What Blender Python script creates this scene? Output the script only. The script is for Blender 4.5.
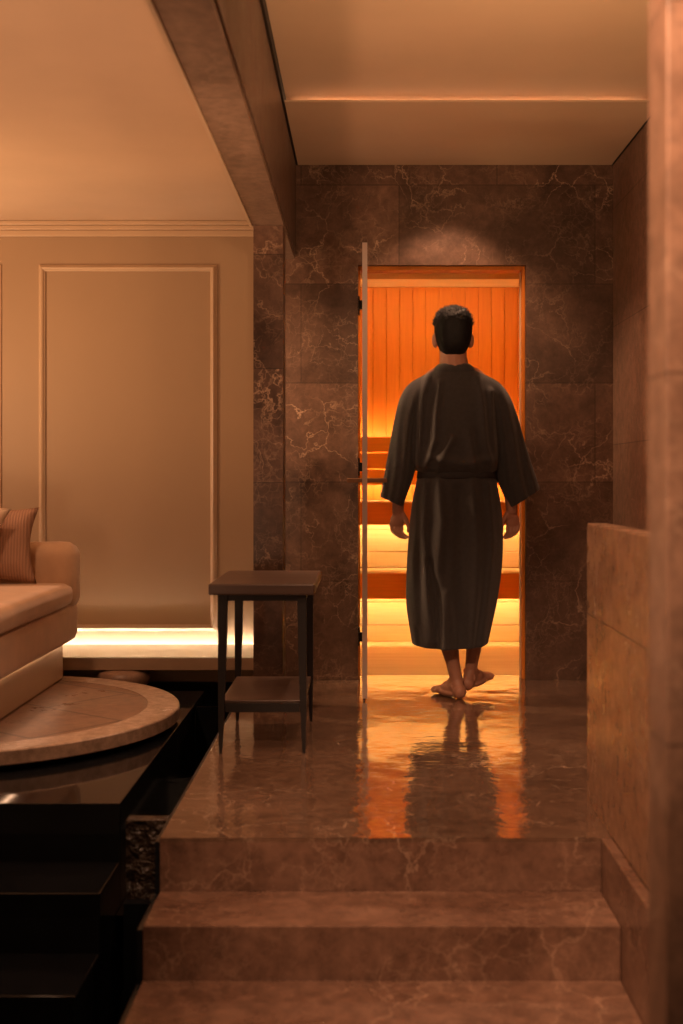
import bpy, bmesh, math, random
from mathutils import Vector, Matrix, noise
random.seed(7)
for o in list(bpy.data.objects): bpy.data.objects.remove(o)
SC = bpy.context.scene
COL = SC.collection
F = 1250.0; VX = 365.0; VY = 478.0; CH = 1.01      # focal length in pixels, eye point, eye height over the marble floor

# ------------------------------------------------------------------ camera
cd = bpy.data.cameras.new('camera'); cam = bpy.data.objects.new('camera', cd); COL.objects.link(cam)
cam.location = (0, 0, CH); cam.rotation_euler = (math.pi/2, 0, 0)
cd.sensor_fit = 'VERTICAL'; cd.sensor_height = 36.0; cd.sensor_width = 24.0
cd.lens = F/1024*36.0
cd.shift_x = (341.5-VX)/1024; cd.shift_y = -(512-VY)/1024
cd.clip_start = 0.05
cd.dof.use_dof = True; cd.dof.focus_distance = 5.85; cd.dof.aperture_fstop = 2.4
SC.camera = cam
# ------------------------------------------------------------------ world, lights, exposure
SC.view_settings.view_transform = 'Standard'; SC.view_settings.look = 'None'
SC.view_settings.gamma = 1.0; SC.view_settings.exposure = 0.0
try: SC.view_settings.use_curve_mapping = False
except Exception: pass
w = bpy.data.worlds.new('world'); SC.world = w; w.use_nodes = True
w.node_tree.nodes['Background'].inputs[0].default_value = (1.0, 0.50, 0.28, 1)
w.node_tree.nodes['Background'].inputs[1].default_value = 0.03

def spot(name, loc, target, power, size=0.05, angle=60, blend=0.6, col=(1, .55, .27)):
    l = bpy.data.lights.new(name, 'SPOT'); l.energy = power; l.color = col
    l.shadow_soft_size = size; l.spot_size = math.radians(angle); l.spot_blend = blend
    o = bpy.data.objects.new(name, l); COL.objects.link(o); o.location = loc
    o.rotation_euler = (Vector(target)-Vector(loc)).to_track_quat('-Z', 'Y').to_euler(); return o
WARM = (1, .54, .31)
def lamp(name, loc, power, size=.12, col=WARM):
    l = bpy.data.lights.new(name, 'POINT'); l.energy = power; l.color = col; l.shadow_soft_size = size
    o = bpy.data.objects.new(name, l); COL.objects.link(o); o.location = loc; return o
spot('lounge_spotlight', (-1.25, 5.80, 2.26), (0.75, 5.80, 0.45), 170, .06, 64, .7, (1, .56, .30))
spot('stair_fill', (0.15, 2.9, 2.55), (0.0, 3.3, 0.0), 75, .08, 100, .9, WARM)  # added general fill over the steps, no fitting there
spot('lounge_downlight', (-1.5, 4.3, 2.30), (-1.35, 4.9, 0.2), 62, .08, 80, .9, WARM)
spot('parapet_fill', (-0.2, 1.2, 2.5), (0.80, 3.3, 0.3), 360, .08, 56, .6, WARM)  # added fill, narrowed to reach the parapet and near column
spot('hall_spotlight', (0.1, 3.4, 2.6), (0.45, 6.2, 0.75), 45, .08, 50, .8, WARM)
lamp('lounge_side_fill', (-2.75, 4.9, 1.35), 60, .15)  # added unseen point light that brightens the lounge and its ceiling
spot('doorway_downlight', (0.40, 5.93, 2.56), (0.40, 5.80, 0.0), 60, .04, 104, .5, WARM)
spot('lounge_front_fill', (-1.3, 2.6, 0.5), (-1.3, 4.2, 2.3), 95, .15, 120, 1.0, WARM)  # added fill lifting the near part of the lounge ceiling
spot('beam_fill', (0.25, 3.0, 0.5), (-.42, 4.4, 2.1), 30, .15, 80, 1.0, WARM)  # unseen fill added to brighten the beam
spot('hall_ceiling_fill', (0.75, 3.3, 1.45), (0.45, 4.3, 2.57), 65, .12, 120, 1.0, (1, .55, .28))  # upward fill added for the main ceiling, not a fitting
spot('lounge_back_fill', (-2.5, 5.3, 0.95), (-1.5, 6.0, 2.34), 56, .15, 120, 1.0, (1, .58, .28))  # added fill out of view, brightens the lounge ceiling by the far wall

# ------------------------------------------------------------------ materials
def newmat(name):
    m = bpy.data.materials.new(name); m.use_nodes = True
    nt = m.node_tree; b = nt.nodes['Principled BSDF']
    return m, nt, b
def N(nt, t, **kw):
    n = nt.nodes.new(t)
    for k, v in kw.items(): setattr(n, k, v)
    return n
def mix(nt, fac, a, b, mode='MIX'):
    n = N(nt, 'ShaderNodeMix', data_type='RGBA', blend_type=mode)
    for i, v in ((0, fac), (6, a), (7, b)):
        if hasattr(v, 'links'): nt.links.new(v, n.inputs[i])
        elif isinstance(v, (int, float)): n.inputs[i].default_value = v
        else: n.inputs[i].default_value = (*v, 1)
    return n.outputs[2]
def ramp(nt, src, stops):
    n = N(nt, 'ShaderNodeValToRGB'); nt.links.new(src, n.inputs[0])
    e = n.color_ramp.elements
    while len(e) < len(stops): e.new(0.5)
    for el, (p, c) in zip(e, stops):
        el.position = p; el.color = (*c, 1) if not isinstance(c, (int, float)) else (c, c, c, 1)
    return n.outputs[0]
def tex(nt, t, scale, vec=None, **kw):
    n = N(nt, t)
    n.inputs['Scale'].default_value = scale
    for k, v in kw.items():
        if k in n.inputs: n.inputs[k].default_value = v
    if vec is not None: nt.links.new(vec, n.inputs['Vector'])
    return n
def bump(nt, b, h, strength, dist=0.01):
    n = N(nt, 'ShaderNodeBump'); n.inputs['Strength'].default_value = strength; n.inputs['Distance'].default_value = dist
    nt.links.new(h, n.inputs['Height']); nt.links.new(n.outputs[0], b.inputs['Normal'])

def marble(name, dark, light, vein, rough=.3, brick=(0.98, .495), wet=0.0, veins=1.0, tilevar=.25, joint=.0022, off=(0, 0), joint_dark=.45, coat=0):
    m, nt, b = newmat(name)
    tc = N(nt, 'ShaderNodeTexCoord')
    pos = tc.outputs['Object']
    dn = tex(nt, 'ShaderNodeTexNoise', 2.6, pos, Detail=6.0, Roughness=.62)
    vm = N(nt, 'ShaderNodeVectorMath', operation='MULTIPLY_ADD')
    nt.links.new(dn.outputs['Color'], vm.inputs[0]); vm.inputs[1].default_value = (.42, .42, .42); nt.links.new(pos, vm.inputs[2])
    wp = vm.outputs[0]
    n1 = tex(nt, 'ShaderNodeTexNoise', 2.4, wp, Detail=9.0, Roughness=.66)
    base = ramp(nt, n1.outputs[0], [(.3, dark), (.5, tuple((d+l)/2 for d, l in zip(dark, light))), (.72, light)])
    n2 = tex(nt, 'ShaderNodeTexNoise', 22, pos, Detail=6.0, Roughness=.7)
    g = ramp(nt, n2.outputs[0], [(.35, .72), (.65, 1.25)])
    base = mix(nt, 1.0, base, g, 'MULTIPLY')
    for sc, wd, amt, msc in ((2.2, .0045, .85, 2.6), (4.6, .007, .75, 3.4), (9.0, .012, .5, 4.5), (19.0, .03, .25, 6.0)):
        v = N(nt, 'ShaderNodeTexVoronoi', feature='DISTANCE_TO_EDGE'); v.inputs['Scale'].default_value = sc
        nt.links.new(wp, v.inputs['Vector'])
        line = ramp(nt, v.outputs['Distance'], [(0, 1.0), (wd, .45), (wd*2.8, 0.0)])
        mk = tex(nt, 'ShaderNodeTexNoise', msc, pos, Detail=3.0)
        mm = ramp(nt, mk.outputs[0], [(.48, 0.0), (.62, amt*veins)])
        f = mix(nt, 1.0, line, mm, 'MULTIPLY')
        base = mix(nt, f, base, vein)
    if brick:
        uv = tc.outputs['UV']
        mp = N(nt, 'ShaderNodeMapping'); nt.links.new(uv, mp.inputs[0]); mp.inputs['Location'].default_value = (off[0], off[1], 0)
        br = tex(nt, 'ShaderNodeTexBrick', 1.0, mp.outputs[0])
        br.inputs['Color1'].default_value = (1-tilevar, 1-tilevar, 1-tilevar, 1); br.inputs['Color2'].default_value = (1+tilevar, 1+tilevar, 1+tilevar, 1)
        br.inputs['Mortar'].default_value = (joint_dark,)*3+(1,)
        br.inputs['Mortar Size'].default_value = joint; br.inputs['Mortar Smooth'].default_value = .1
        br.inputs['Brick Width'].default_value = brick[0]; br.inputs['Row Height'].default_value = brick[1]
        br.inputs['Bias'].default_value = 0
        base = mix(nt, 1.0, base, br.outputs['Color'], 'MULTIPLY')
    nt.links.new(base, b.inputs['Base Color'])
    rr = ramp(nt, n1.outputs[0], [(.3, rough*.8), (.7, min(1, rough*1.3))])
    nt.links.new(rr, b.inputs['Roughness'])
    if wet:
        wn = tex(nt, 'ShaderNodeTexNoise', 5.5, pos, Detail=3.0, Roughness=.55)
        wn2 = tex(nt, 'ShaderNodeTexNoise', 40, pos, Detail=2.0)
        hh = mix(nt, .12, wn.outputs[0], wn2.outputs[0])
        bump(nt, b, hh, wet, .02); nt.links.new(b.inputs['Normal'].links[0].from_socket, b.inputs['Coat Normal']); b.inputs['Coat Weight'].default_value = .45; b.inputs['Coat Roughness'].default_value = .05; b.inputs['Coat IOR'].default_value = 1.45
    return m

def simple(name, col, rough=.6, metal=0, var=.12, vscale=6, bmp=0, bscale=60, sheen=0, spec=None):
    m, nt, b = newmat(name)
    tc = N(nt, 'ShaderNodeTexCoord')
    n1 = tex(nt, 'ShaderNodeTexNoise', vscale, tc.outputs['Object'], Detail=5.0)
    nt.links.new(ramp(nt, n1.outputs[0], [(.3, tuple(c*(1-var) for c in col)), (.7, tuple(min(1, c*(1+var)) for c in col))]), b.inputs['Base Color'])
    b.inputs['Roughness'].default_value = rough; b.inputs['Metallic'].default_value = metal
    if sheen: b.inputs['Sheen Weight'].default_value = sheen
    if spec is not None: b.inputs['Specular IOR Level'].default_value = spec
    if bmp:
        n2 = tex(nt, 'ShaderNodeTexNoise', bscale, tc.outputs['Object'], Detail=4.0)
        bump(nt, b, n2.outputs[0], bmp, .005)
    return m
def wood(name, c1, c2, rough=.5, axis='Z', ringscale=14):
    m, nt, b = newmat(name)
    tc = N(nt, 'ShaderNodeTexCoord'); mp = N(nt, 'ShaderNodeMapping'); nt.links.new(tc.outputs['Object'], mp.inputs[0])
    s = [1, 1, 1]; s['XYZ'.index(axis)] = .06; mp.inputs['Scale'].default_value = s
    n1 = tex(nt, 'ShaderNodeTexNoise', ringscale, mp.outputs[0], Detail=6.0, Roughness=.6, Distortion=.6)
    n2 = tex(nt, 'ShaderNodeTexNoise', ringscale*6, mp.outputs[0], Detail=3.0)
    c = ramp(nt, n1.outputs[0], [(.3, c1), (.7, c2)])
    c = mix(nt, .5, c, ramp(nt, n2.outputs[0], [(.3, .8), (.7, 1.0)]), 'MULTIPLY')
    nt.links.new(c, b.inputs['Base Color']); b.inputs['Roughness'].default_value = rough
    bump(nt, b, n1.outputs[0], .08, .003)
    return m
def emit(name, col, s):
    m, nt, b = newmat(name)
    b.inputs['Base Color'].default_value = (.8, .8, .8, 1)
    b.inputs['Emission Color'].default_value = (*col, 1); b.inputs['Emission Strength'].default_value = s
    return m

M = {}
M['wall'] = marble('brown_marble_wall', (.042, .022, .015), (.19, .105, .068), (.48, .32, .21), .38, off=(.32, 0))
M['side'] = marble('brown_marble_side', (.16, .09, .06), (.26, .155, .105), (.50, .34, .24), .45, brick=(2.5, .588), veins=.5, tilevar=.05)
M['parapet'] = marble('polished_parapet_marble', (.24, .135, .080), (.33, .195, .122), (.48, .33, .22), .24, brick=(2.5, .588), veins=.4, tilevar=.05)
M['floor'] = marble('polished_marble_floor', (.085, .048, .031), (.19, .112, .074), (.50, .36, .26), .10, brick=(.62, .31), wet=.22, veins=.8, tilevar=.10, joint=.0015, joint_dark=.6)
M['step'] = marble('stair_marble', (.105, .055, .037), (.225, .128, .088), (.46, .30, .21), .28, brick=None, veins=.7)
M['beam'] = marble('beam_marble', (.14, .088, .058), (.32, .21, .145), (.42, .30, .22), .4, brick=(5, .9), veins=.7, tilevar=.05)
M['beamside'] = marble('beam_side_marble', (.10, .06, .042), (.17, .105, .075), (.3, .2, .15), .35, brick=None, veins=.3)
M['light'] = marble('pale_marble', (.48, .34, .25), (.56, .41, .31), (.62, .48, .37), .22, brick=None, veins=.4)
M['dais'] = marble('dais_marble', (.23, .135, .088), (.28, .17, .115), (.36, .24, .17), .3, brick=(.9, .42), veins=.3, tilevar=.24, joint=.008, off=(.1, .15))
M['threshold'] = marble('threshold_marble', (.30, .20, .145), (.42, .29, .21), (.55, .42, .32), .25, brick=(.3, 9), veins=.5, tilevar=.08)
M['black'] = simple('black_stone', (.010, .011, .013), .07, var=.3, spec=.6)
M['blackmatte'] = simple('black_stone_side', (.006, .008, .011), .3, var=.3)
M['weir'] = simple('wet_rough_stone', (.05, .034, .024), .25, var=.5, vscale=20, bmp=1.0, bscale=22)
for n_ in M['weir'].node_tree.nodes:
    if n_.type == 'BUMP': n_.inputs['Distance'].default_value = .06
M['paint'] = simple('taupe_wall_paint', (.40, .275, .165), .55, var=.03, vscale=2)
M['mould'] = simple('lit_moulding_paint', (.58, .42, .27), .38, var=.03)  # brighter than the wall paint: moulding highlights put into the colour
M['ceil'] = simple('ceiling_plaster', (.62, .45, .30), .8, var=.05, vscale=2)
M['dark'] = simple('painted_gap_shade', (.012, .009, .008), .6)
M['ledge'] = simple('pale_onyx', (.66, .80, .72), .12, var=.03)
M['ledgefront'] = simple('bronze_edge', (.36, .24, .15), .35, var=.1)
M['fabric'] = simple('beige_velvet', (.54, .345, .205), .75, var=.10, vscale=9, bmp=.15, bscale=140, sheen=.4)
M['robe'] = simple('charcoal_linen', (.031, .029, .030), .78, var=.16, vscale=60, bmp=.35, bscale=420, sheen=.25)
M['belt'] = simple('charcoal_belt_linen', (.026, .024, .025), .8, var=.1, vscale=60)
M['skin'] = simple('skin', (.40, .19, .12), .5, var=.08, vscale=14)
M['skin'].node_tree.nodes['Principled BSDF'].inputs['Subsurface Weight'].default_value = .08
M['skin'].node_tree.nodes['Principled BSDF'].inputs['Subsurface Radius'].default_value = (.02, .006, .003)
M['hair'] = simple('black_hair', (.004, .0035, .004), .6, var=.4, vscale=40, spec=.25)
M['tabletop'] = wood('dark_walnut', (.055, .031, .022), (.10, .058, .042), .42, 'X')
M['leg'] = wood('blackened_oak', (.007, .005, .005), (.014, .010, .009), .6, 'Z')
M['metal'] = simple('black_metal', (.02, .017, .015), .35, metal=.8)
M['brass'] = simple('oiled_wood_grip', (.22, .10, .04), .35, var=.1)
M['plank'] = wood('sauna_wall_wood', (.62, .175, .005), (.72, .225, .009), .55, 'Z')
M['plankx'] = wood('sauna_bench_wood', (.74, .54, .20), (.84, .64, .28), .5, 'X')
M['fascia'] = wood('glow_tinted_fascia', (.95, .38, .02), (.98, .46, .03), .5, 'X')  # deep orange of the indirect glow put into the wood colour
LEDC = (1, .36, .07)
M['led'] = emit('sauna_led_strip', (1, .72, .46), 44)
M['ledtop'] = emit('sauna_cove_strip', (1, .66, .26), 70)
M['ledw'] = emit('warm_led_strip', (1, .76, .62), 80)
M['ledc'] = emit('ceiling_led_strip', (1, .58, .32), 20)
M['leds'] = emit('sofa_led_strip', (1, .62, .38), 6)

# glass
gm, nt, b = newmat('door_glass')
b.inputs['Base Color'].default_value = (.86, .95, .90, 1); b.inputs['Roughness'].default_value = .01
b.inputs['Transmission Weight'].default_value = 1; b.inputs['IOR'].default_value = 1.45
M['glass'] = gm
gm, nt, b = newmat('ground_glass_edge')
b.inputs['Base Color'].default_value = (.62, .50, .43, 1); b.inputs['Roughness'].default_value = .35; b.inputs['Transmission Weight'].default_value = .25
M['glassedge'] = gm
wm, nt, b = newmat('pool_water')
b.inputs['Base Color'].default_value = (.75, .85, .88, 1); b.inputs['Roughness'].default_value = .02
b.inputs['Transmission Weight'].default_value = 1; b.inputs['IOR'].default_value = 1.33
tc = N(nt, 'ShaderNodeTexCoord'); wn = tex(nt, 'ShaderNodeTexNoise', 9, tc.outputs['Object'], Detail=2.0); bump(nt, b, wn.outputs[0], .06, .02)
M['water'] = wm

# pillow stripes
def ribbed(name, col):
    m, nt, b = newmat(name); tc = N(nt, 'ShaderNodeTexCoord')
    wv = N(nt, 'ShaderNodeTexWave'); wv.inputs['Scale'].default_value = 26; wv.inputs['Distortion'].default_value = .8; wv.bands_direction = 'X'
    nt.links.new(tc.outputs['Object'], wv.inputs['Vector'])
    nt.links.new(ramp(nt, wv.outputs['Color'], [(.2, tuple(c*.78 for c in col)), (.8, col)]), b.inputs['Base Color'])
    b.inputs['Roughness'].default_value = .8; bump(nt, b, wv.outputs['Color'], .35, .004)
    return m
M['pillow'] = ribbed('ribbed_brown_weave', (.36, .20, .125))
M['pillow2'] = simple('cream_weave', (.58, .43, .30), .8, var=.08, vscale=40, bmp=.3, bscale=200)

# ------------------------------------------------------------------ mesh helpers
def box(bm, x0, x1, y0, y1, z0, z1, bev=0):
    uv = bm.loops.layers.uv.verify()
    vs = [bm.verts.new((x, y, z)) for x in (x0, x1) for y in (y0, y1) for z in (z0, z1)]
    fs = []
    for idx in ((0,1,3,2), (4,6,7,5), (0,4,5,1), (2,3,7,6), (0,2,6,4), (1,5,7,3)):
        fs.append(bm.faces.new([vs[i] for i in idx]))
    if bev:
        es = list({e for f in fs for e in f.edges})
        r = bmesh.ops.bevel(bm, geom=es, offset=bev, segments=2, profile=.5, affect='EDGES')
    return vs
def boxuv(bm):
    uv = bm.loops.layers.uv.verify(); bm.normal_update()
    for f in bm.faces:
        n = f.normal; a = [abs(n.x), abs(n.y), abs(n.z)]; k = a.index(max(a))
        for l in f.loops:
            c = l.vert.co
            l[uv].uv = ((c.y, c.z), (c.x, c.z), (c.x, c.y))[k]
def fin(name, bm, m, parent=None, smooth=False, kind=None, label=None, cat=None, group=None):
    bmesh.ops.recalc_face_normals(bm, faces=bm.faces); boxuv(bm)
    me = bpy.data.meshes.new(name); bm.to_mesh(me); bm.free(); me.materials.append(m)
    if smooth:
        for p in me.polygons: p.use_smooth = True
    o = bpy.data.objects.new(name, me); COL.objects.link(o)
    if parent:
        o.parent = parent; o.matrix_parent_inverse = Matrix.Identity(4)
        if True:
            # geometry was made in world metres: shift back to the parent's frame
            root = parent; off = Vector((0, 0, 0))
            while root: off += root.location; root = root.parent
            o.data.transform(Matrix.Translation(-off))
    if kind: o['kind'] = kind
    if label: o['label'] = label
    if cat: o['category'] = cat
    if group: o['group'] = group
    return o
def B(name, dims, m, parent=None, bev=0, **kw):
    bm = bmesh.new(); dims = dims if isinstance(dims[0], (tuple, list)) else [dims]
    for d in dims: box(bm, *d, bev=bev)
    return fin(name, bm, m, parent, **kw)
def E(name, loc, label, cat, group=None, kind=None):
    o = bpy.data.objects.new(name, None); COL.objects.link(o); o.location = loc; o.empty_display_size = .1
    if label: o['label'] = label
    if cat: o['category'] = cat
    if group: o['group'] = group
    if kind: o['kind'] = kind
    return o
def loft(bm, rings, cap=True):
    R = [[bm.verts.new(p) for p in r] for r in rings]; n = len(R[0])
    for a, b_ in zip(R, R[1:]):
        for i in range(n): bm.faces.new((a[i], a[(i+1) % n], b_[(i+1) % n], b_[i]))
    if cap: bm.faces.new(R[0][::-1]); bm.faces.new(R[-1])
def cone(bm, p, q, r0, r1, n=14):
    p, q = Vector(p), Vector(q); d = (q-p)
    if d.length < 1e-5: return
    m = d.to_track_quat('Z', 'Y').to_matrix()
    loft(bm, [[c + m @ Vector((r*math.cos(a*math.tau/n), r*math.sin(a*math.tau/n), 0)) for a in range(n)] for c, r in ((p, r0), (q, r1))])
def ell(bm, c, r, rot=None, u=20, v=14):
    mt = Matrix.Translation(c) @ (rot.to_4x4() if rot else Matrix.Identity(4)) @ Matrix.Diagonal((*r, 1))
    bmesh.ops.create_uvsphere(bm, u_segments=u, v_segments=v, radius=1, matrix=mt)
def chain(bm, pts):
    for i, (p, r) in enumerate(pts):
        ell(bm, p, (r, r, r), u=14, v=10)
        if i: cone(bm, pts[i-1][0], p, pts[i-1][1], r)
def lathe(bm, prof, c, n=96):
    loft(bm, [[(c[0]+r*math.cos(a*math.tau/n), c[1]+r*math.sin(a*math.tau/n), z) for a in range(n)] for r, z in prof])

# ================================================================== SETTING
YB = 6.25
# back wall of brown marble with the sauna opening (x -.035 .. .805, up to z 2.075)
DX0, DX1, DZ = -.035, .805, 2.075
B('wall_back', [(-.50, DX0, YB, YB+.14, -.05, 2.62), (DX1, 1.30, YB, YB+.14, -.05, 2.62), (DX0, DX1, YB, YB+.14, DZ, 2.62)], M['wall'], kind='structure')
B('wall_right', (1.24, 1.34, 2.15, YB, -.05, 2.7), M['side'], kind='structure')
B('floor', (-.575, 1.24, 3.507, 6.40, -.26, 0), M['floor'], kind='structure')
# main ceiling with a shallow tray
zc = 2.575
B('ceiling', [(-.345, 1.24, 0, YB+.1, zc+.05, zc+.2)], M['ceil'], kind='structure')
sof = B('ceiling_soffit', [(-.335, 1.232, 5.20, YB-.001, zc, zc+.008)], M['ceil'], kind='structure')
B('light_strip', (-.30, 1.20, 5.40, 5.41, zc+.010, zc+.016), M['ledc'], sof)
B('trim_1', [(-.345, -.336, .2, YB-.002, zc-.002, zc+.052), (1.233, 1.24, 2.15, YB, zc-.002, zc+.052)], M['dark'], kind='structure')  # solid dark strips standing in for the shade in the ceiling-edge gaps
# beam
beam = E('trim_2', (-.42, 3.5, 2.105), None, None, kind='structure')
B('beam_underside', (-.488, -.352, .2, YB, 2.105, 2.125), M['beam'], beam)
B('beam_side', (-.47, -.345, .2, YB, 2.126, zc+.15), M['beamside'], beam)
B('edge_bead', [(-.506, -.490, .2, 5.42, 2.112, 2.36), (-.5, -.488, .2, 5.42, 2.098, 2.112)], M['mould'], beam)
# pier under the beam
B('trim_3', (-.484, -.356, 5.42, 5.60, 0, 2.104), M['wall'], kind='structure')
# lounge ceiling and panelled wall
YL = 6.50; ZL = 1.01+256/F*YL
B('ceiling_left', (-3.6, -.506, .2, YL, ZL, ZL+.1), M['ceil'], kind='structure')
lw = E('wall_left', (-1.5, YL, 0), None, None, kind='structure')
B('wall_panel', (-3.6, -.50, YL, YL+.12, -.6, ZL), M['paint'], lw)
def X_(px, D): return (px-VX)/F*D
def Z_(py, D): return CH-(py-VY)/F*D
# crown moulding
cz = ZL
B('crown_moulding', [(-3.6, -.50, YL-.045, YL, cz-.022, cz-.001), (-3.6, -.50, YL-.032, YL, cz-.045, cz-.0225), (-3.6, -.50, YL-.018, YL, cz-.078, cz-.0455)], M['mould'], lw, bev=.004)
def moulding(x0, x1, z0, z1, name='panel_moulding'):
    bm = bmesh.new()
    prof = [(0, 0), (.0005, .008), (.006, .011), (.010, .019), (.017, .024), (.024, .021), (.028, .013), (.0335, .010), (.034, 0)]
    cor = [(x0, z0, 1, 1), (x1, z0, -1, 1), (x1, z1, -1, -1), (x0, z1, 1, -1)]
    loft(bm, [[(cx+sx*a, YL-h, czz+sz*a) for a, h in prof] for cx, czz, sx, sz in cor+[cor[0]]], cap=False)
    return fin(name, bm, M['mould'], lw)
moulding(X_(39, YL), X_(217, YL), Z_(631, YL), Z_(265, YL))
moulding(X_(-175, YL), X_(1.5, YL), Z_(631, YL), Z_(265, YL))
# ledge beneath the panelled wall
YF = 5.98; ZT = Z_(657.5, YF)
ld = E('stone_ledge', (-1.8, YF, 0), 'long pale lit stone ledge running along the foot of the beige panelled wall', 'ledge')
B('ledge_top', (-3.6, -.50, YF+.006, YL-.050, ZT-.03, ZT), M['ledge'], ld)
B('ledge_front', (-3.6, -.50, YF, YF+.005, Z_(670, YF), ZT-.004), M['ledgefront'], ld)
B('ledge_support', (-3.6, -.50, 6.2, 6.3, .0, ZT-.031), M['paint'], ld)
B('dark_base', (-3.6, -.50, 6.19, 6.31, -.55, -.001), M['blackmatte'], ld)
B('light_strip', (-3.55, -.505, YL-.046, YL-.040, ZT-.022, ZT-.016), M['ledw'], ld)
B('wall_return', (-.50, -.40, YB+.15, YL+.12, -.1, 2.6), M['paint'], kind='structure')

# ---- sauna room behind the opening
SX0, SX1, SY0, SY1, SZ = -.30, 1.10, YB+.15, 8.45, 2.30
B('sauna_floor', (SX0, SX1, 6.401, SY1, -.06, 0), M['plankx'], kind='structure').name = 'floor_sauna'
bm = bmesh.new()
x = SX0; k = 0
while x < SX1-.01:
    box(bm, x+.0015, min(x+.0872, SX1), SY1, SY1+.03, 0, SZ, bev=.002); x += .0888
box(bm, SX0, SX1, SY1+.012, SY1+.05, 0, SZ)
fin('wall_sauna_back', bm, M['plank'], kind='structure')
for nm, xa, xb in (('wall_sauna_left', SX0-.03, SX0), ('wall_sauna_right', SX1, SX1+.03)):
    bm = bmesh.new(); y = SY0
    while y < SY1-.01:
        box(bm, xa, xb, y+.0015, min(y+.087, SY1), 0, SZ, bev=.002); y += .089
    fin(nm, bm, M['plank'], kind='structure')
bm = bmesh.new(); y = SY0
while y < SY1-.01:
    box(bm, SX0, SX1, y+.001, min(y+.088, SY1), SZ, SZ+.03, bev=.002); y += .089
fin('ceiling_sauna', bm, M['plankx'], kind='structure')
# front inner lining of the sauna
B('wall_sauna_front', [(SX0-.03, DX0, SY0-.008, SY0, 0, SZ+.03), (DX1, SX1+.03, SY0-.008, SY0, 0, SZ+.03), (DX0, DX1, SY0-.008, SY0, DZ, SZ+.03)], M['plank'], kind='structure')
# frame round the opening
B('trim_4', [(DX0+.001, DX0+.010, YB+.03, YB+.135, 0, DZ-.001), (DX1-.016, DX1-.001, YB+.03, YB+.135, 0, DZ-.001), (DX0+.0105, DX1-.0165, YB+.03, YB+.135, DZ-.020, DZ-.001)], M['plank'], kind='structure', bev=.002)
B('trim_5', (DX1-.0222, DX1-.0162, YB+.07, YB+.10, 0.0, DZ-.022), M['mould'], kind='structure')
# benches
def bench(y_f, z0, z1, y_r, zr0, rear, lab, nplank):
    b = E('sauna_bench', (.4, y_f, z0 if zr0 > 0 else 0), lab, 'bench', group='wooden sauna benches')
    B('fascia', (SX0+.004, SX1-.004, y_f, y_f+.028, z0, z1-.004), M['fascia'], b, bev=.003)
    bm = bmesh.new(); n = nplank; wd = (rear-y_f)/n
    for i in range(n): box(bm, SX0+.004, SX1-.004, y_f+.030*(i == 0)+i*wd, y_f+(i+1)*wd-.006, z1-.028, z1, bev=.003)
    fin('seat', bm, M['plankx'], b)
    bm = bmesh.new(); h = (z0+.06-zr0); zz = [zr0, zr0+h*.30, zr0+h*.72, z1-.03]
    for a, c in zip(zz, zz[1:]): box(bm, SX0+.004, SX1-.004, y_r, y_r+.02, a+.0025, c-.0025, bev=.002)
    box(bm, SX0+.004, SX1-.004, y_r+.012, y_r+.03, zr0, z1-.03)
    fin('riser_panel', bm, M['plankx'], b)
    B('light_strip', (SX0+.02, SX1-.02, y_f+.032, y_f+.044, z0+.035, z0+.043), M['led'], b)
    return b
bench(7.55, .279, .436, 7.72, .0, 7.99, 'lower orange wooden sauna bench nearest the sauna floor', 4)
bench(7.85, .715, .859, 8.00, .437, 8.43, 'upper orange wooden sauna bench just below the slatted backrest', 4)
br = E('slatted_panel', (.4, 8.36, .963), 'slatted orange wooden back support above the upper sauna bench', 'panel')
for a, c in ((437, 452), (453, 468.6), (469.6, 485)):
    B('slat', (SX0+.004, SX1-.004, 8.30, 8.325, Z_(c, 8.3), Z_(a, 8.3)), M['fascia'], br, bev=.003)
for x in (-.1, .85): B('bracket', (x, x+.04, 8.326, 8.448, 1.0, 1.25), M['plankx'], br)
B('light_strip', (SX0+.02, SX1-.02, 8.345, 8.358, 1.262, 1.270), M['led'], br)
B('light_strip', (SX0+.02, SX1-.02, 8.345, 8.358, .985, .993), M['led'], br)
cv = E('cove_light', (.4, 8.2, SZ-.05), 'light strip behind a wooden strip under the sauna ceiling', 'light')
B('valance', (SX0+.004, SX1-.004, 7.86, 7.88, SZ-.040, SZ-.002), M['plankx'], cv)
B('light_strip', (SX0+.02, SX1-.02, 7.90, 7.91, SZ-.034, SZ-.028), M['ledtop'], cv)

# ---- glass door, swung open towards the camera
d = E('door_1', (-.022, YB-.01, .01), None, None, kind='structure')
GX0, GX1, GY0, GY1 = -.0085, .0015, 5.66, YB-.02
B('door_glass', (GX0, GX1, GY0+.004, GY1, .012, 2.075), M['glass'], d)
B('glass_edge', (GX0-.004, GX1+.009, GY0-.002, GY0+.0035, .012, 2.076), M['glassedge'], d)
for zz in (Z_(305, 6.22), Z_(467, 6.22), Z_(637, 6.22)):
    h = B('hinge', [(-.033, GX1+.006, YB-.045, YB-.012, zz-.022, zz+.022), (-.014, GX0-.0005, YB-.06, YB-.012, zz-.045, zz+.045), (-.034, -.026, YB-.03, YB+.04, zz-.045, zz+.045)], M['metal'], d, bev=.002)
hd = B('door_handle', [(-.083, .100, 5.70, 5.722, Z_(482.5, 5.7), Z_(478.2, 5.7))], M['brass'], d, bev=.003)

# ---- right side: stone parapet, curb beside the steps, near column
B('wall_parapet', [(.694, .756, 2.2, 3.909, -.3, .869)], M['parapet'], kind='structure', bev=.003)
B('trim_6', [(.6625, .693, 2.0, 3.506, -.6, .0)], M['step'], kind='structure', bev=.003)
B('wall_column', [(.4755, 1.0, 1.97, 2.10, -.6, 3.0)], M['side'], kind='structure', bev=.004)

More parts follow.
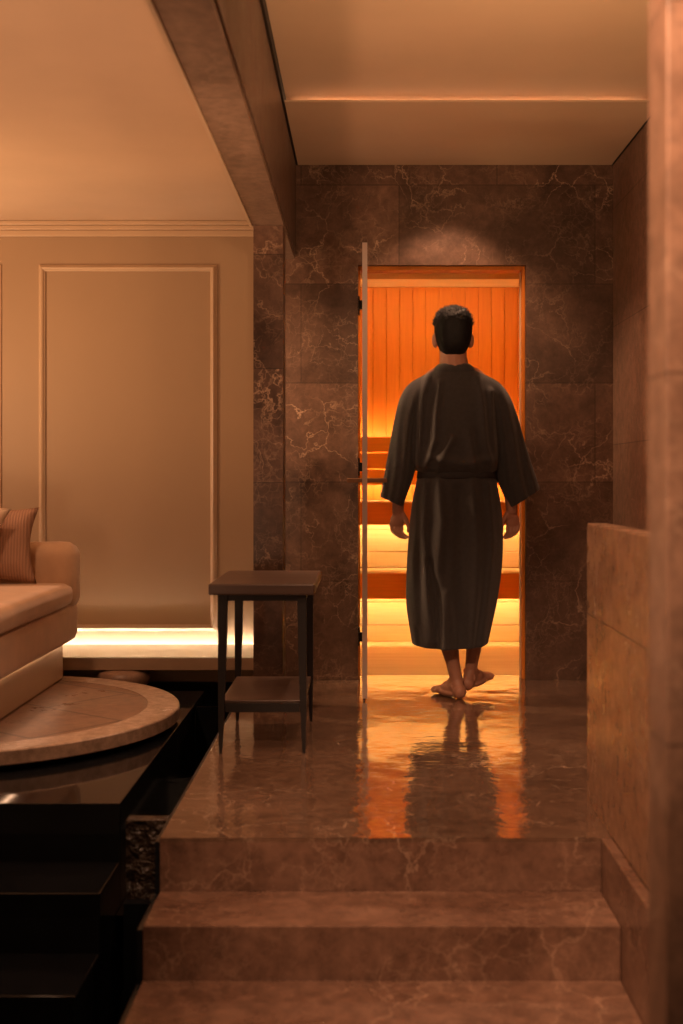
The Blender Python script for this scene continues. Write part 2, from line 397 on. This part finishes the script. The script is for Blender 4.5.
# ---- marble stair
st = E('stair', (.04, 3.3, -.3), 'brown marble steps leading up to the polished sauna floor', 'stairs')
B('step', (-.575, .6615, 3.231, 3.506, -.40, -.148), M['step'], st, bev=.003)
B('step', (-.575, .6615, 1.2, 3.230, -.55, -.288), M['step'], st, bev=.003)
# floor nosing: riser face of the upper level
B('trim_8', (-.575, .6615, 3.5055, 3.5065, -.148, -.012), M['step'], kind='structure')

# ---- black stone terrace and steps on the left, pool, channel
bt = E('terrace', (-1.8, 4.8, -.6), 'glossy black stone terrace with steps down into the dark pool', 'terrace')
B('terrace_top', (-3.2, -.76, 3.88, 5.93, -.60, 0), M['black'], bt, bev=.003)
for i in range(3):
    B('step', (-3.2, -.76, 3.58-.3*i, 3.879-.3*i, -.90, -.18-.17*i), M['black'], bt, bev=.003)
B('floor_pool', (-3.8, -.575, 1.2, 6.6, -1.0, -.905), M['blackmatte'], kind='structure')
B('wall_channel', [(-.590, -.576, 3.51, 5.9, -.9, -.012), (-.590, -.576, 3.235, 3.5095, -.9, -.16), (-.590, -.576, 1.2, 3.2345, -.9, -.30)], M['blackmatte'], kind='structure')
B('water', (-3.6, -.592, 3.82, 6.185, -.40, -.30), M['water'], kind='structure')
wo = bpy.data.objects['water']
bm = bmesh.new(); box(bm, -.757, -.594, 3.80, 6.18, -.42, -.32); box(bm, -3.6, -.757, 5.935, 6.18, -.42, -.32)
del wo['kind']; wo['label'] = 'still black water in the narrow channel beside the marble floor'; wo['category'] = 'water'; wo['kind'] = 'stuff'
bmesh.ops.recalc_face_normals(bm, faces=bm.faces); bm.to_mesh(wo.data); bm.free()
B('wall_weir', (-.715, -.592, 3.70, 3.80, -.95, -.2505), M['blackmatte'], kind='structure')
B('stone_weir', (-.715, -.592, 3.74, 3.795, -.25, -.015), M['weir'], label='small rough wet stone weir at the end of the narrow dark channel', cat='weir')
B('channel_divider', (-.757, -.594, 5.58, 5.60, -.312, -.012), M['black'], label='thin black stone bar crossing the dark channel behind the side table', cat='stone bar')

# rounded stone stool under the ledge
bm = bmesh.new(); lathe(bm, [(.10, .003), (.125, .02), (.13, .05), (.12, .075), (.09, .088)], (X_(122, 6.0), 6.05, 0), 48)  # lathed low rounded form in the dais marble
fin('low_form', bm, M['dais'], smooth=True, label='low rounded brown stool tucked beneath the lit stone ledge', cat='form')

# ---- round dais
CX, CY, RR = -1.62, 5.05, .862; zt = .078
dz = E('dais', (CX, CY, .0), 'round pale marble dais floating above the black terrace', 'platform')
bm = bmesh.new(); lathe(bm, [(RR-.16, .001), (RR-.16, .023)], (CX, CY), 96); fin('plinth', bm, M['blackmatte'], dz)
bm = bmesh.new(); lathe(bm, [(RR-.131, .024), (RR-.004, .024), (RR, .028), (RR, zt-.005), (RR-.005, zt), (RR-.131, zt)], (CX, CY), 128)
f_ = [f for f in bm.faces if len(f.verts) > 10]; bmesh.ops.delete(bm, geom=f_, context='FACES_ONLY')
fin('rim', bm, M['light'], dz)
bm = bmesh.new(); lathe(bm, [(RR-.132, .024), (RR-.132, zt-.001)], (CX, CY), 128)
o = fin('floor_disc', bm, M['dais'], dz)
for l in o.data.uv_layers[0].data:
    u, v = l.uv; a = math.radians(38); l.uv = (u*math.cos(a)-v*math.sin(a), u*math.sin(a)+v*math.cos(a))

# ---- sofa
def soft(name, dims, m, parent, r=.04, puff=0.0, **kw):
    bm = bmesh.new(); x0, x1, y0, y1, z0, z1 = dims
    cx, cy, c_z = (x0+x1)/2, (y0+y1)/2, (z0+z1)/2; hx, hy, hz = (x1-x0)/2, (y1-y0)/2, (z1-z0)/2
    bmesh.ops.create_cube(bm, size=2); bmesh.ops.subdivide_edges(bm, edges=bm.edges, cuts=19, use_grid_fill=True)
    for v in bm.verts:
        p = Vector((v.co.x*hx, v.co.y*hy, v.co.z*hz))
        q = Vector((max(-hx+r, min(hx-r, p.x)), max(-hy+r, min(hy-r, p.y)), max(-hz+r, min(hz-r, p.z))))
        # spread the grid so the rounding gets vertices
        dlt = p-q
        if dlt.length > 1e-6:
            p = q+dlt.normalized()*r
        u = (1-(p.x/hx)**2)*(1-(p.y/hy)**2)
        p.z += puff*u*(1 if p.z > 0 else -.3)
        p += Vector((0, 0, .003))*noise.noise(Vector((p.x*6, p.y*6, p.z*6+x0)))
        v.co = p+Vector((cx, cy, c_z))
    return fin(name, bm, m, parent, smooth=True, **kw)
sf = E('sofa', (-1.75, 5.1, zt), 'beige curved velvet sofa standing on the round marble dais', 'sofa')
B('base', (-2.15, -1.40, 4.35, 5.80, zt+.001, .262), M['mould'], sf, bev=.01)
soft('seat_base', (-2.28, -1.335, 4.20, 5.88, .250, .437), M['fabric'], sf, .05)
soft('seat_cushion', (-2.10, -1.320, 4.25, 5.72, .425, .535), M['fabric'], sf, .05, .006)
soft('armrest', (-2.28, -1.325, 5.70, 5.88, .40, .715), M['fabric'], sf, .07)
soft('backrest', (-2.40, -2.13, 4.20, 5.88, .36, .80), M['fabric'], sf, .11)
B('light_strip', (-1.398, -1.393, 4.5, 5.75, .243, .248), M['leds'], sf)
def pillow(cx, cy, cz_, w_, h_, t, tilt, rotz, m, lab, roll=0):
    bm = bmesh.new(); n = 22
    def pt(i, j, s):
        u, v = i/n*2-1, j/n*2-1
        bul = max(0, (1-abs(u)**2.6)*(1-abs(v)**2.6))**.55
        pin = 1-.17*(1-abs(v)**2)*abs(u)**2; pin2 = 1-.10*(1-abs(u)**2)*abs(v)**2
        wr = .006*noise.noise(Vector((u*3, v*3, s)))
        return Vector((u*w_/2*pin, s*t/2*bul+wr*bul, v*h_/2*pin2))
    R = Matrix.Rotation(rotz, 3, 'Z') @ Matrix.Rotation(tilt, 3, 'X') @ Matrix.Rotation(roll, 3, 'Y')
    vv = {}
    for s in (-1, 1):
        for i in range(n+1):
            for j in range(n+1):
                edge = i in (0, n) or j in (0, n)
                if edge and s == 1: vv[s, i, j] = vv[-1, i, j]; continue
                vv[s, i, j] = bm.verts.new(R @ pt(i, j, s)+Vector((cx, cy, cz_)))
    for s in (-1, 1):
        for i in range(n):
            for j in range(n):
                q = [vv[s, i, j], vv[s, i+1, j], vv[s, i+1, j+1], vv[s, i, j+1]]
                bm.faces.new(q if s == -1 else q[::-1])
    return fin('cushion', bm, m, smooth=True, label=lab, cat='cushion', group='sofa cushions')
pillow(X_(-14, 5.56), 5.60, .708, .44, .345, .12, -.16, .05, M['pillow'], 'ribbed brown cushion leaning against the sofa armrest')
pillow(-1.79, 5.44, .755, .44, .32, .12, -.16, .12, M['pillow2'], 'cream cushion at the left edge, in front of the ribbed brown cushion', .16)

# ---- side table
tb = E('side_table', (-.377, 4.9, 0), 'dark wooden side table with a lower shelf on the marble floor', 'table')
TX0, TX1, TY0, TY1 = -.571, -.183, 4.55, 5.22
B('tabletop', (TX0, TX1, TY0, TY1, .583, .624), M['tabletop'], tb, bev=.006)
ap = .559
B('apron', [(TX0+.035, TX1-.035, TY0+.038, TY0+.056, ap, .5825), (TX0+.035, TX1-.035, TY1-.056, TY1-.038, ap, .5825), (TX0+.035, TX0+.053, TY0+.057, TY1-.057, ap, .5825), (TX1-.053, TX1-.035, TY0+.057, TY1-.057, ap, .5825)], M['leg'], tb)
for sx in (0, 1):
    for sy in (0, 1):
        bm = bmesh.new(); xo = TX0+.032 if sx == 0 else TX1-.032; yo = TY0+.03 if sy == 0 else TY1-.02
        dx = 1 if sx == 0 else -1; dy = 1 if sy == 0 else -1
        rings = []
        for z, w_, o_ in ((.001, .010, .004), (.02, .013, .003), (.19, .024, 0), (.40, .031, 0), (.5825, .034, 0)):
            xs = sorted((xo+dx*o_, xo+dx*(o_+w_))); ys = sorted((yo+dy*o_, yo+dy*(o_+w_)))
            rings.append([(xs[0], ys[0], z), (xs[1], ys[0], z), (xs[1], ys[1], z), (xs[0], ys[1], z)])
        loft(bm, rings); fin('leg', bm, M['leg'], tb)
B('shelf', (TX0+.040, TX1-.040, TY0+.062, TY1-.05, .170, .190), M['tabletop'], tb, bev=.003)
for ya in (TY0+.040, TY1-.049): B('shelf_rail', (TX0+.058, TX1-.058, ya, ya+.016, .150, .182), M['leg'], tb)

# ================================================================== THE MAN
DM = 5.76; KM = F/DM
def mp(px, py, dy=0.0): return Vector(((px-VX)/KM, DM+dy, CH-(py-VY)/KM))
def lerp(a, b_, t): return a+(b_-a)*t
def interp(rows, t):
    # Catmull-Rom over rows keyed on row[0]
    for i in range(len(rows)-1):
        if rows[i][0] <= t <= rows[i+1][0]:
            p0 = rows[max(i-1, 0)]; p1 = rows[i]; p2 = rows[i+1]; p3 = rows[min(i+2, len(rows)-1)]
            u = (t-p1[0])/(p2[0]-p1[0])
            out = []
            for k in range(1, len(p1)):
                m1 = (p2[k]-p0[k])/(p2[0]-p0[0])*(p2[0]-p1[0]); m2 = (p3[k]-p1[k])/(p3[0]-p1[0])*(p2[0]-p1[0])
                out.append((2*u**3-3*u**2+1)*p1[k]+(u**3-2*u**2+u)*m1+(-2*u**3+3*u**2)*p2[k]+(u**3-u**2)*m2)
            return out
    return list(rows[-1][1:])
man = E('person', (mp(455, 0).x, DM, 0), 'man seen from behind in a dark loose robe, walking barefoot into the glowing sauna', 'person')

# --- body: one continuous skin surface
bm = bmesh.new()
hc = mp(453, 331, -.01)
ell(bm, hc+Vector((0, 0, .005)), (.074, .096, .100), u=32, v=24)               # skull
ell(bm, hc+Vector((0, .030, -.060)), (.056, .066, .072), u=24, v=18)           # jaw
ell(bm, hc+Vector((0, .088, -.112)), (.024, .018, .018))                       # chin
cone(bm, hc+Vector((0, .088, .012)), hc+Vector((0, .116, -.034)), .009, .016); ell(bm, hc+Vector((0, .112, -.036)), (.017, .014, .012))
ell(bm, hc+Vector((0, .094, -.072)), (.024, .010, .010))                       # lips
for s in (-1, 1):
    ell(bm, hc+Vector((s*.031, .086, .010)), (.013, .010, .009)); ell(bm, hc+Vector((s*.031, .090, .028)), (.022, .008, .006))
    rt = Matrix.Rotation(s*-.35, 3, 'Z') @ Matrix.Rotation(.12, 3, 'X')
    ell(bm, hc+Vector((s*.083, .004, -.042)), (.013, .022, .034), rt); ell(bm, hc+Vector((s*.080, .008, -.066)), (.009, .011, .014), rt)
chain(bm, [(mp(453, 343, -.005), .062), (mp(453, 358, -.012), .063), (mp(454, 370, -.012), .072)])
# torso under the robe
for py, a, dd in ((385, .16, .09), (410, .15, .10), (440, .135, .10), (470, .12, .09), (495, .14, .105)):
    ell(bm, mp(455, py), (a, dd, .10))
# arms
shl, ell_, wrl = mp(424, 402), mp(403, 452, -.01), mp(398, 507, .0)
shr, elr, wrr = mp(485, 402), mp(508, 452, -.01), mp(511.5, 507, .0)
chain(bm, [(shl, .055), (mp(407, 425), .044), (ell_, .038), (mp(400, 480), .036), (wrl, .027)])
chain(bm, [(shr, .055), (mp(502, 425), .044), (elr, .038), (mp(510, 480), .036), (wrr, .027)])
def hand(wr, s):
    # s=+1: thumb towards +x (left hand), palm towards the camera
    def P(dx, dy, dz): return wr+Vector((s*dx, dy, dz))
    ell(bm, P(.000, .0, -.028), (.025, .018, .045)); ell(bm, P(-.002, .0, -.060), (.034, .015, .036)); ell(bm, P(.015, -.004, -.040), (.016, .014, .032))
    cone(bm, P(0, 0, .02), P(0, 0, -.03), .027, .026)
    # fingers (little to index): root, knuckle 2, knuckle 3, tip
    spec = [(-.033, .86, .0070), (-.016, 1.02, .0078), (.001, 1.08, .0080), (.018, 1.0, .0078)]
    for i, (rx, L, r) in enumerate(spec):
        a = P(rx, .002, -.082); b1 = a+Vector((s*(.006-.002*i), -.010, -.034*L)); c = b1+Vector((s*.016, -.018, -.018*L)); t = c+Vector((s*.014, -.013, -.004))
        chain(bm, [(P(rx*.8, .002, -.06), r*1.1), (a, r*1.08), (b1, r), (c, r*.9), (t, r*.78)])
    chain(bm, [(P(.018, -.006, -.030), .014), (P(.036, -.014, -.056), .0108), (P(.047, -.018, -.086), .0090), (P(.048, -.020, -.112), .0078)])
hand(wrl, 1); hand(wrr, -1)
# legs
hipl, hipr = mp(443, 500), mp(468, 500)
kl, kr = mp(445, 590, .03), mp(474, 590, .05)
al = mp(456, 679, -.02); ar = Vector((mp(472, 0).x, 5.82, .115))
chain(bm, [(hipl, .085), (kl, .055), (mp(446, 618, .0), .052), (mp(448, 640, -.005), .046), (mp(452.5, 662, -.015), .032), (al, .029)])
chain(bm, [(hipr, .085), (kr, .055), (mp(477.5, 618, .04), .048), (mp(476, 640, .05), .041), (mp(473, 662, .055), .030), (ar, .028)])
def foot(an, ang, hz, pitch, sgn):
    # an: ankle; ang: heading of the toes measured from +y towards -x ; sgn: side of the big toe (+1 = right of heading)
    H = Matrix.Rotation(ang, 3, 'Z') @ Matrix.Rotation(pitch, 3, 'X') @ Matrix.Diagonal((1.05, .90, 1.12)).to_3x3()
    base = Vector((an.x, an.y, hz))
    def P(r, f, z): return base+H @ Vector((r, f, z))
    ell(bm, P(0, -.028, .030), (.031, .036, .031), H); cone(bm, P(0, -.028, .035), an, .026, .028)
    cone(bm, P(0, -.01, .050), P(0, .06, .038), .034, .030); ell(bm, P(0, .05, .035), (.034, .07, .031), H)
    ell(bm, P(sgn*.004, .115, .022), (.043, .050, .021), H); ell(bm, P(-sgn*.012, .06, .018), (.028, .075, .017), H)
    ell(bm, P(sgn*.002, .158, .018), (.044, .036, .016), H)
    cone(bm, an+Vector((0, 0, .005)), P(0, .055, .045), .030, .026)
    for i, (r, L, rad) in enumerate(((.030, .052, .0145), (.010, .050, .0105), (-.006, .044, .0098), (-.020, .037, .009), (-.033, .028, .0085))):
        chain(bm, [(P(sgn*r, .140-.004*i, .017), rad*1.05), (P(sgn*r, .140-.004*i+L*.6, .016), rad), (P(sgn*r, .140-.004*i+L, .012), rad*.88)])
    for s in (-1, 1): ell(bm, an+Vector((s*.026, 0, -.002)), (.010, .012, .012))
foot(al, math.radians(30), .000, 0.0, 1)
foot(ar, math.radians(-36), .030, math.radians(9), -1)
body = fin('body', bm, M['skin'], man, smooth=True)
rm = body.modifiers.new('remesh', 'REMESH'); rm.mode = 'VOXEL'; rm.voxel_size = .0032; rm.use_smooth_shade = True
sm = body.modifiers.new('smooth', 'SMOOTH'); sm.factor = .5; sm.iterations = 3

# --- hair
bm = bmesh.new(); NU, NV = 96, 60
hh = hc+Vector((0, -.003, .004))
grid = {}
for j in range(NV+1):
    th = math.pi*j/NV
    for i in range(NU):
        ph = math.tau*i/NU
        dx, dy, dzv = math.sin(th)*math.cos(ph), math.sin(th)*math.sin(ph), math.cos(th)
        e = 2.9
        n_ = (abs(dx/.0855)**e+abs(dy/.108)**e+abs(dzv/.090)**e)**(-1/e)
        p = Vector((dx, dy, dzv))*n_
        # taper towards the nape
        if p.z < 0: p.x *= 1-.30*min(1, (-p.z/.12))**1.3; p.y *= 1-.10*min(1, -p.z/.12)
        up = max(0, p.z/.1)
        p += p.normalized()*(.010*up*noise.noise(p*40)+.008*up*noise.noise(p*95)+.0022*noise.noise(p*170))
        if p.z > 0: p.z += .010*up*(.6+.4*math.sin(p.x*30+1))*(1 if p.y > -.06 else .6)
        grid[i, j] = p
def keep(p):
    fr = (p.y+.01)/.1
    if p.y < -.005: lim = -.158+.045*abs(p.x/.07)**2+.6*max(0, p.y+.05)
    else: lim = -.03+.6*p.y if p.y < .05 else .012+1.2*(p.y-.05)
    return p.z > lim
# lower the back: stretch the lower half down to the nape
for k_, p in grid.items():
    if p.z < 0: p.z *= 1.44
vs = {}
def gv(i, j):
    i %= NU
    if j in (0, NV): i = 0
    if (i, j) not in vs: vs[i, j] = bm.verts.new(grid[i, j]+hh)
    return vs[i, j]
for j in range(NV):
    for i in range(NU):
        c = (grid[i, j]+grid[(i+1) % NU, j+1])/2
        if not keep(c): continue
        q = [gv(i, j), gv(i+1, j), gv(i+1, j+1), gv(i, j+1)]
        u_ = []
        for v in q:
            if v not in u_: u_.append(v)
        if len(u_) >= 3: bm.faces.new(u_)
for _ in range(2600):      # short tufts over the crown
    a = random.uniform(0, math.tau); th = random.uniform(0, 1.35)
    dv = Vector((math.sin(th)*math.cos(a), math.sin(th)*math.sin(a), math.cos(th)))
    n_ = (abs(dv.x/.085)**2.6+abs(dv.y/.108)**2.6+abs(dv.z/.098)**2.6)**(-1/2.6); p = dv*n_
    L = random.uniform(.010, .022); t = p+(dv*.45+Vector((random.uniform(-.7, .7), .5+random.uniform(-.6, .6), .25))).normalized()*L
    sd = dv.cross(Vector((random.random(), random.random(), .3))).normalized()*.0022; s2 = dv.cross(sd).normalized()*.0022
    a_, b_, c_ = bm.verts.new(p+sd+hh), bm.verts.new(p-sd*.5+s2+hh), bm.verts.new(p-sd*.5-s2+hh); d_ = bm.verts.new(t+hh)
    bm.faces.new((a_, b_, d_)); bm.faces.new((b_, c_, d_)); bm.faces.new((c_, a_, d_))
hair = fin('hair', bm, M['hair'], man, smooth=True)

# --- robe
FOLDS = [  # polyline in pixels, width px, height m
    ([(426, 378), (421, 400), (419, 430), (416, 466)], 3.2, .020), ([(438, 384), (434, 415), (433, 440), (424, 466)], 3.0, .015),
    ([(450, 440), (440, 458), (436, 470)], 4, .010), ([(476, 380), (480, 410), (483, 445), (490, 468)], 4.0, .018),
    ([(489, 392), (490, 430), (494, 462)], 3.0, .012), ([(466, 430), (470, 455), (474, 470)], 4.5, .010), ([(430, 458), (460, 465), (488, 460)], 4, .012),
    ([(424, 482), (421, 530), (424, 580), (432, 636)], 4.5, .016), ([(436, 482), (440, 520), (436, 570), (444, 640)], 5.0, .014), ([(415, 495), (412, 560), (416, 620)], 3.5, .010),
    ([(458, 490), (456, 560), (458, 642)], 6, -.010), ([(470, 482), (474, 540), (470, 640)], 5, .012), ([(486, 484), (490, 540), (484, 600), (480, 640)], 4, .013),
    ([(428, 560), (436, 590), (434, 640)], 4, -.010), ([(444, 590), (450, 620), (452, 645)], 4, .008)]
def foldv(px, py):
    t = 0
    for pl, wd, amp in FOLDS:
        best = 1e9; pos = 0
        for (ax, ay), (bx, by) in zip(pl, pl[1:]):
            vx, vy = bx-ax, by-ay; u = max(0, min(1, ((px-ax)*vx+(py-ay)*vy)/(vx*vx+vy*vy)))
            dd = math.hypot(px-ax-u*vx, py-ay-u*vy)
            best = min(best, dd)
        t += 1.5*amp*math.exp(-(best/wd)**2)
    return t
rows = [(366, 438, 470, .125), (370, 433, 475, .145), (376, 424, 486, .175), (384, 414, 496, .205), (394, 408, 502, .235), (410, 410, 500, .26), (430, 413, 498, .275),
        (450, 413.5, 498, .285), (462, 414, 497.5, .285), (469, 416, 496.5, .27), (474, 419, 494.5, .235), (480, 417, 496, .245), (495, 413.5, 499, .275), (520, 410, 502, .295),
        (560, 407, 502, .31), (600, 406, 497, .32), (625, 409, 491.5, .315), (642, 412, 488, .305)]
bm = bmesh.new(); rings = []; n = 144
py = 366.0
while py <= 642.01:
    xl, xr, dp = interp(rows, min(py, 642)); r = []
    cxp, hw = (xl+xr)/2, (xr-xl)/2
    for k in range(n):
        a = math.tau*k/n; ca, sa = math.cos(a), math.sin(a); ee = 2/2.3
        px = cxp+hw*math.copysign(abs(ca)**ee, ca); yy = dp/2*math.copysign(abs(sa)**ee, sa)
        pyy = py+(3.5*(1-((px-446)/44)**2) if py > 630 else 0)*max(0, (py-630)/12)
        if sa < 0: yy -= foldv(px, py)*min(1, -sa*2.2)
        else: yy += .006*math.sin(px*.45+py*.02)
        fl = max(0, (py-480)/160)
        px += .9*fl*math.sin(a*9+py*.03)*abs(sa); yy += .006*fl*math.sin(a*13+2+py*.02)
        q = mp(px, pyy, yy+.0); q.y += -.004
        r.append(q)
    rings.append(r); py += 2.0
loft(bm, rings)
def sleeve(outer, inner, deps, s):
    O = [(i, *p) for i, p in enumerate(outer)]; I = [(i, *p) for i, p in enumerate(inner)]; Dp = [(i, d_) for i, d_ in enumerate(deps)]
    rs = []; m_ = 72; T = len(outer)-1; steps = 60
    for q in range(steps+1):
        t = T*q/steps; o_ = interp(O, t); i_ = interp(I, t); dp = interp(Dp, t)[0]; r = []
        for k in range(m_):
            a = math.tau*k/m_; ca, sa = math.cos(a), math.sin(a)
            u = (1+ca)/2; px = lerp(i_[0], o_[0], u); pyy = lerp(i_[1], o_[1], u)
            f = .010*math.sin(u*9+t*.9)*min(1, t/2)+.007*math.sin(u*19+t*1.6+s)*min(1, t/2)
            yy = dp/2*sa+(-f if sa < 0 else f)*abs(sa)
            r.append(mp(px, pyy, yy))
        rs.append(r)
    # hollow end: fold the hem inwards
    last = rs[-1]; c = sum(last, Vector())/len(last)
    rs.append([c+(p-c)*.86 for p in last]); rs.append([c+(p-c)*.80+Vector((0, 0, .05)) for p in last])
    loft(bm, rs)
sleeve([(424, 375), (409, 384), (400, 398), (394, 421), (389, 448), (385, 470), (380, 497)], [(436, 396), (430, 415), (424, 432), (419, 450), (416.5, 464), (411, 484), (402.5, 507)], [.16, .18, .175, .165, .16, .165, .16], 0)
sleeve([(486, 375), (500, 383.5), (510, 397), (518, 418), (525, 443), (532, 465), (540, 489)], [(474, 396), (481, 415), (487, 432), (492, 450), (494, 462), (499, 484), (509.5, 508)], [.16, .18, .175, .165, .16, .165, .16], 2)
robe = fin('robe', bm, M['robe'], man, smooth=True)
rm = robe.modifiers.new('remesh', 'REMESH'); rm.mode = 'VOXEL'; rm.voxel_size = .0048; rm.use_smooth_shade = True
sm = robe.modifiers.new('smooth', 'SMOOTH'); sm.factor = .5; sm.iterations = 4
# collar band and belt
def band(name, rws, m, th, parent, wob=0):
    bm = bmesh.new(); rg = []; n = 96
    for (py, xl, xr, dp, gx) in rws:
        r = []
        for k in range(n):
            a = math.tau*k/n; ca, sa = math.cos(a), math.sin(a); ee = 2/2.3
            px = (xl+xr)/2+((xr-xl)/2+gx)*math.copysign(abs(ca)**ee, ca); yy = (dp/2+gx/KM)*math.copysign(abs(sa)**ee, sa)
            r.append(mp(px, py+wob*math.sin(a*2), yy-.004))
        rg.append(r)
    loft(bm, rg+[rg[0]], cap=False); return fin(name, bm, m, parent, smooth=True)
band('belt', [(470.5, 419, 494.5, .235, 0), (471, 419, 494.5, .235, 1.4), (474, 419, 494.5, .235, 1.8), (478, 418, 495, .24, 1.4), (479, 418, 495, .24, 0)], M['belt'], 0, robe, .4)
band('collar', [(375, 431, 478, .16, -1), (372, 433, 475.5, .16, 1.4), (366.5, 437.5, 470.5, .135, 1.8), (364.5, 438.5, 469.5, .13, .8), (365.5, 438.5, 469.5, .13, -1)], M['robe'], 0, robe)
